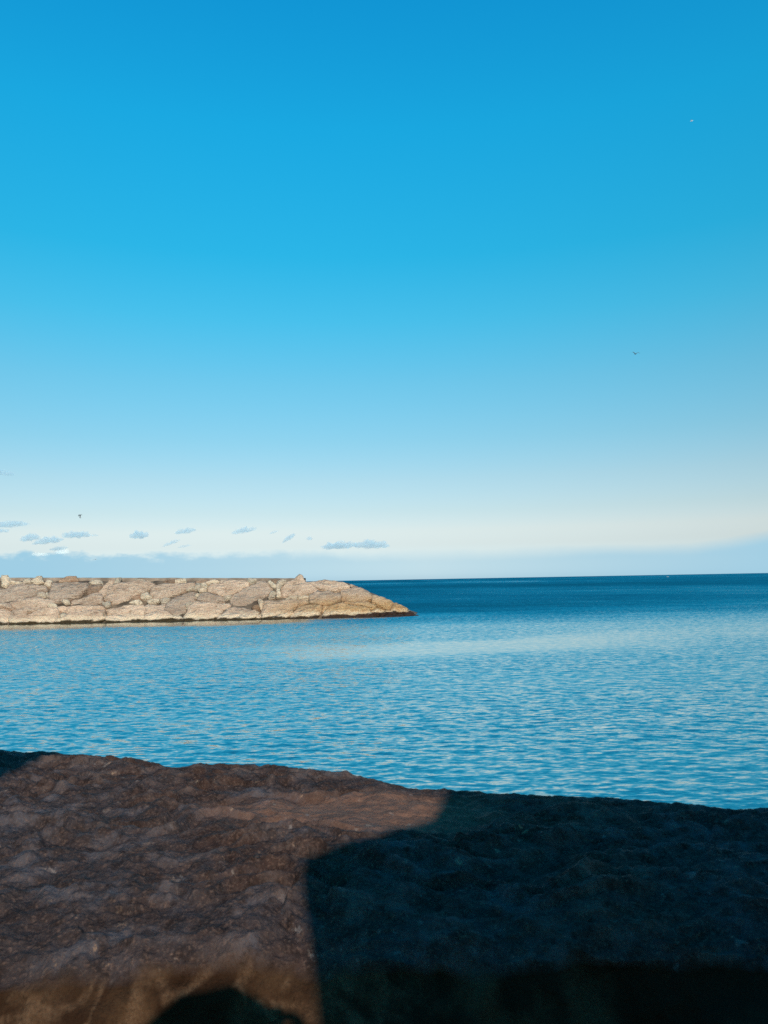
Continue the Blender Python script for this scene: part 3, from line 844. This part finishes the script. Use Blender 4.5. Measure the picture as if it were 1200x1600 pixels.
# ------------------------------------------------------------------ gulls
M_GULL = plain_mat('white and grey feathers', (.62, .64, .66), .8, .2)
M_GULLD = plain_mat('dark wing feathers', (.10, .11, .12), .8, .2)
M_GULLM = plain_mat('grey wing feathers', (.16, .20, .23), .8, .2)
def gull(px, py, dist, span, flap, yaw, bank, label, mat):
    p = at_y(px, py, dist)
    root = bpy.data.objects.new('gull', None); COL.objects.link(root)
    root.location = p; root.rotation_euler = (0, bank, yaw)
    tag(root, label, 'bird', 'gulls in flight')
    S = span / 1.3
    prof = [(-.30, .004, .0), (-.24, .05, .0), (-.12, .075, .0), (.02, .085, -.01), (.14, .07, 0), (.20, .045, .015), (.25, .05, .03), (.29, .035, .03), (.31, .014, .02), (.345, .004, .012)]
    V, F = [], []
    for (y, r, z) in prof:
        for k in range(10):
            a = k * math.tau / 10
            V.append((r * math.cos(a) * S, y * S, (z + r * .85 * math.sin(a)) * S))
    for i in range(len(prof) - 1):
        for k in range(10):
            F.append((i * 10 + k, i * 10 + (k + 1) % 10, (i + 1) * 10 + (k + 1) % 10, (i + 1) * 10 + k))
    F += [tuple(range(9, -1, -1)), tuple(range(len(V) - 10, len(V)))]
    mesh_obj('body', V, F, mat, root)
    tl = [(-.03, -.26, 0), (.03, -.26, 0), (.085, -.44, 0), (-.085, -.44, 0)]
    mesh_obj('tail', [(x * S, y * S, (z + d) * S) for d in (-.006, .006) for x, y, z in tl], [(3, 2, 1, 0), (4, 5, 6, 7), (0, 1, 5, 4), (1, 2, 6, 5), (2, 3, 7, 6), (3, 0, 4, 7)], mat, root, smooth=False)
    for s in (-1, 1):
        st = [(.05, .10, -.10, 0.0), (.22, .15, -.06, flap * .20), (.36, .13, -.05, flap * .26), (.52, .03, -.09, flap * .22), (.65, -.10, -.13, flap * .12)]
        V, F = [], []
        for x, yf, yb, z in st:
            t = .018 * (1 - x)
            V += [(s * x * S, yf * S, z * S), (s * x * S, (yf + yb) / 2 * S, (z + t) * S), (s * x * S, yb * S, z * S), (s * x * S, (yf + yb) / 2 * S, (z - t) * S)]
        for i in range(len(st) - 1):
            for k in range(4):
                q = (i * 4 + k, i * 4 + (k + 1) % 4, i * 4 + 4 + (k + 1) % 4, i * 4 + 4 + k)
                F.append(q if s < 0 else q[::-1])
        F += [(0, 1, 2, 3), (len(V) - 4, len(V) - 3, len(V) - 2, len(V) - 1)]
        mesh_obj('wing', V, F, mat, root)
gull(993, 553, 118, 1.35, 1.0, R(8), R(4), 'gull with both wings spread, gliding in the open blue on the right', M_GULLM)
gull(1080.5, 189, 150, 1.2, .5, R(70), R(-10), 'tiny white gull high up near the upper right corner', M_GULL)
gull(125.5, 804.5, 105, .85, -2.2, R(80), R(30), 'dark gull with lowered wings above the left clouds', M_GULLD)
gull(149, 874, 190, 1.25, .15, R(12), R(-6), 'faint far gull gliding just above the left end of the breakwater', M_GULLD)

# ------------------------------------------------------------------ a boat far out
M_HULL = plain_mat('white boat paint', (.16, .20, .22), .4, .5)
M_GLASS = plain_mat('dark cabin glass', (.03, .04, .05), .1, .5)
def boat():
    p = on_z(1043.5, 901.3, .2)
    root = bpy.data.objects.new('motorboat', None); COL.objects.link(root)
    root.location = (p.x, p.y, 0); root.rotation_euler = (0, 0, R(78)); root.scale = (.45, .45, .45)
    tag(root, 'tiny white motorboat far out just below the horizon on the right', 'boat')
    st = [(-3.2, 1.15, .95), (-1.5, 1.25, .95), (.8, 1.2, 1.05), (2.4, .75, 1.25), (3.5, .06, 1.5)]
    V, F = [], []
    for y, hw, top in st:
        V += [(-hw, y, top), (-hw * .8, y, .1), (0, y, -.3), (hw * .8, y, .1), (hw, y, top)]
    for i in range(len(st) - 1):
        for k in range(4):
            F.append((i * 5 + k, i * 5 + k + 1, i * 5 + 6 + k, i * 5 + 5 + k))
        F.append((i * 5 + 4, i * 5, i * 5 + 5, i * 5 + 9))
    F.append((0, 4, 3, 2, 1)); F.append(tuple(range(20, 25)))
    mesh_obj('hull', V, F, M_HULL, root, smooth=False)
    def bx(name, x0, x1, y0, y1, z0, z1, tp, mat):
        V = [(x, y, z0) for x, y in ((x0, y0), (x1, y0), (x1, y1), (x0, y1))] + [(x * tp, y * tp + (1 - tp) * (y0 + y1) / 2, z1) for x, y in ((x0, y0), (x1, y0), (x1, y1), (x0, y1))]
        mesh_obj(name, V, [(3, 2, 1, 0), (4, 5, 6, 7), (0, 1, 5, 4), (1, 2, 6, 5), (2, 3, 7, 6), (3, 0, 4, 7)], mat, root, smooth=False)
    bx('cabin', -.85, .85, -1.0, 1.3, .9, 2.0, .9, M_HULL)
    bx('windscreen', -.7, .7, 1.22, 1.42, 1.2, 1.8, .95, M_GLASS)
    bx('roof', -.85, .85, -1.1, 1.2, 2.0, 2.1, 1.0, M_HULL)
boat()

# ------------------------------------------------------------------ small clouds over the horizon: real bodies of thin mist
def cloud_mat(name, col, dens, g=0.0):
    m = bpy.data.materials.new(name); m.use_nodes = True
    n, l = m.node_tree.nodes, m.node_tree.links
    n.remove(n['Principled BSDF'])
    v = n.new('ShaderNodeVolumePrincipled')
    v.inputs['Color'].default_value = (*col, 1); v.inputs['Density'].default_value = dens
    v.inputs['Anisotropy'].default_value = g
    l.new(v.outputs[0], n['Material Output'].inputs['Volume'])
    return m
CD = 5000.0
PXM = CD / FPX                      # metres per photo pixel there
M_CLOUD = cloud_mat('blue-grey cloud mist', (.66, .80, .88), .55 / (7 * PXM))
M_CLOUDW = cloud_mat('sunlit cloud mist', (1.0, .98, .94), .22 / (7 * PXM), -.30)
CLOUDS = [(14, 821, 60, 10, .06, 'grey-blue cloud strip at the left edge, highest of the low row', 0),
 (0, 830, 26, 7, 0, 'small cloud strip at the left edge under the longer strip', 0),
 (46, 842, 26, 11, .15, 'small wedge-shaped cloud, third from the left edge', 0),
 (75, 846, 40, 11, .12, 'long low cloud sloping up to the right, left of the dark gull', 0),
 (119, 837, 40, 11, .02, 'flat-bottomed cloud just below the dark gull', 0),
 (147, 837, 14, 4, 0, 'tiny cloud strip trailing right of the flat-bottomed cloud', 0),
 (217, 838, 28, 12, .05, 'arched little cloud standing alone above the bank', 0),
 (289, 831, 32, 9, .12, 'small cloud with a raised right tip above two thin wisps', 0),
 (268, 849, 26, 6, .35, 'left one of two thin slanting cloud wisps', 0),
 (288, 854, 18, 4, .2, 'right one of two thin slanting cloud wisps', 0),
 (381, 830, 36, 9, .18, 'small cloud rising to the right near the middle of the row', 0),
 (428, 832, 14, 4, .3, 'tiny thin wisp right of the middle cloud', 0),
 (451, 842, 20, 8, .55, 'short cloud streak slanting steeply up to the right', 0),
 (483, 842, 9, 6, 0, 'tiny round puff at the right end of the row', 0),
 (530, 854, 52, 12, .05, 'low bumpy cloud on the haze bank, left of its twin', 0),
 (580, 853, 54, 13, -.02, 'low bumpy cloud on the haze bank, rightmost of the row', 0),
 (5, 740, 36, 8, -.1, 'faint cloud patch high at the left edge', 0),
 (63, 867, 26, 5, -.03, 'thin cream sunlit cloud streak just above the left end of the breakwater', 1),
 (97, 863, 20, 8, .05, 'small cream sunlit cloud tuft under a little grey cloud', 1),
 (92, 858, 26, 6, .1, 'little grey cloud sitting on the cream cloud tuft', 0)]
for i, (px, py, wd, ht, tl, lab, kind) in enumerate(CLOUDS):
    dist = CD * (1 + .03 * (i % 5)) * (1.1 if kind else 1)
    p = at_y(px, py, dist)
    k = dist / FPX
    bm = bmesh.new(); bmesh.ops.create_icosphere(bm, subdivisions=4, radius=1)
    A = np.array([v.co for v in bm.verts])
    q = A * np.array([wd / ht * .9, 1.0, 1.0])
    nn = fbm(q[:, 0] * 1.1 + i * 7.7, q[:, 1] * 1.1, q[:, 2] * 1.1 + i, 4, .6)
    sc_ = 1 + .75 * nn
    flat = np.where(A[:, 2] < 0, .45, 1.0)
    for v, a, s_, f_ in zip(bm.verts, A, sc_, flat):
        x, y, z = a[0] * wd * .56 * k * (1 + .25 * (s_ - 1)), a[1] * ht * .9 * k * s_, a[2] * ht * .62 * k * s_ * f_
        v.co = (x, y, z + x * tl)
    me = bpy.data.meshes.new('cloud'); bm.to_mesh(me); bm.free(); me.shade_smooth()
    me.materials.append(M_CLOUDW if kind else M_CLOUD)
    o = bpy.data.objects.new('cloud', me); COL.objects.link(o); o.location = p
    tag(o, lab, 'cloud', 'small clouds above the horizon')
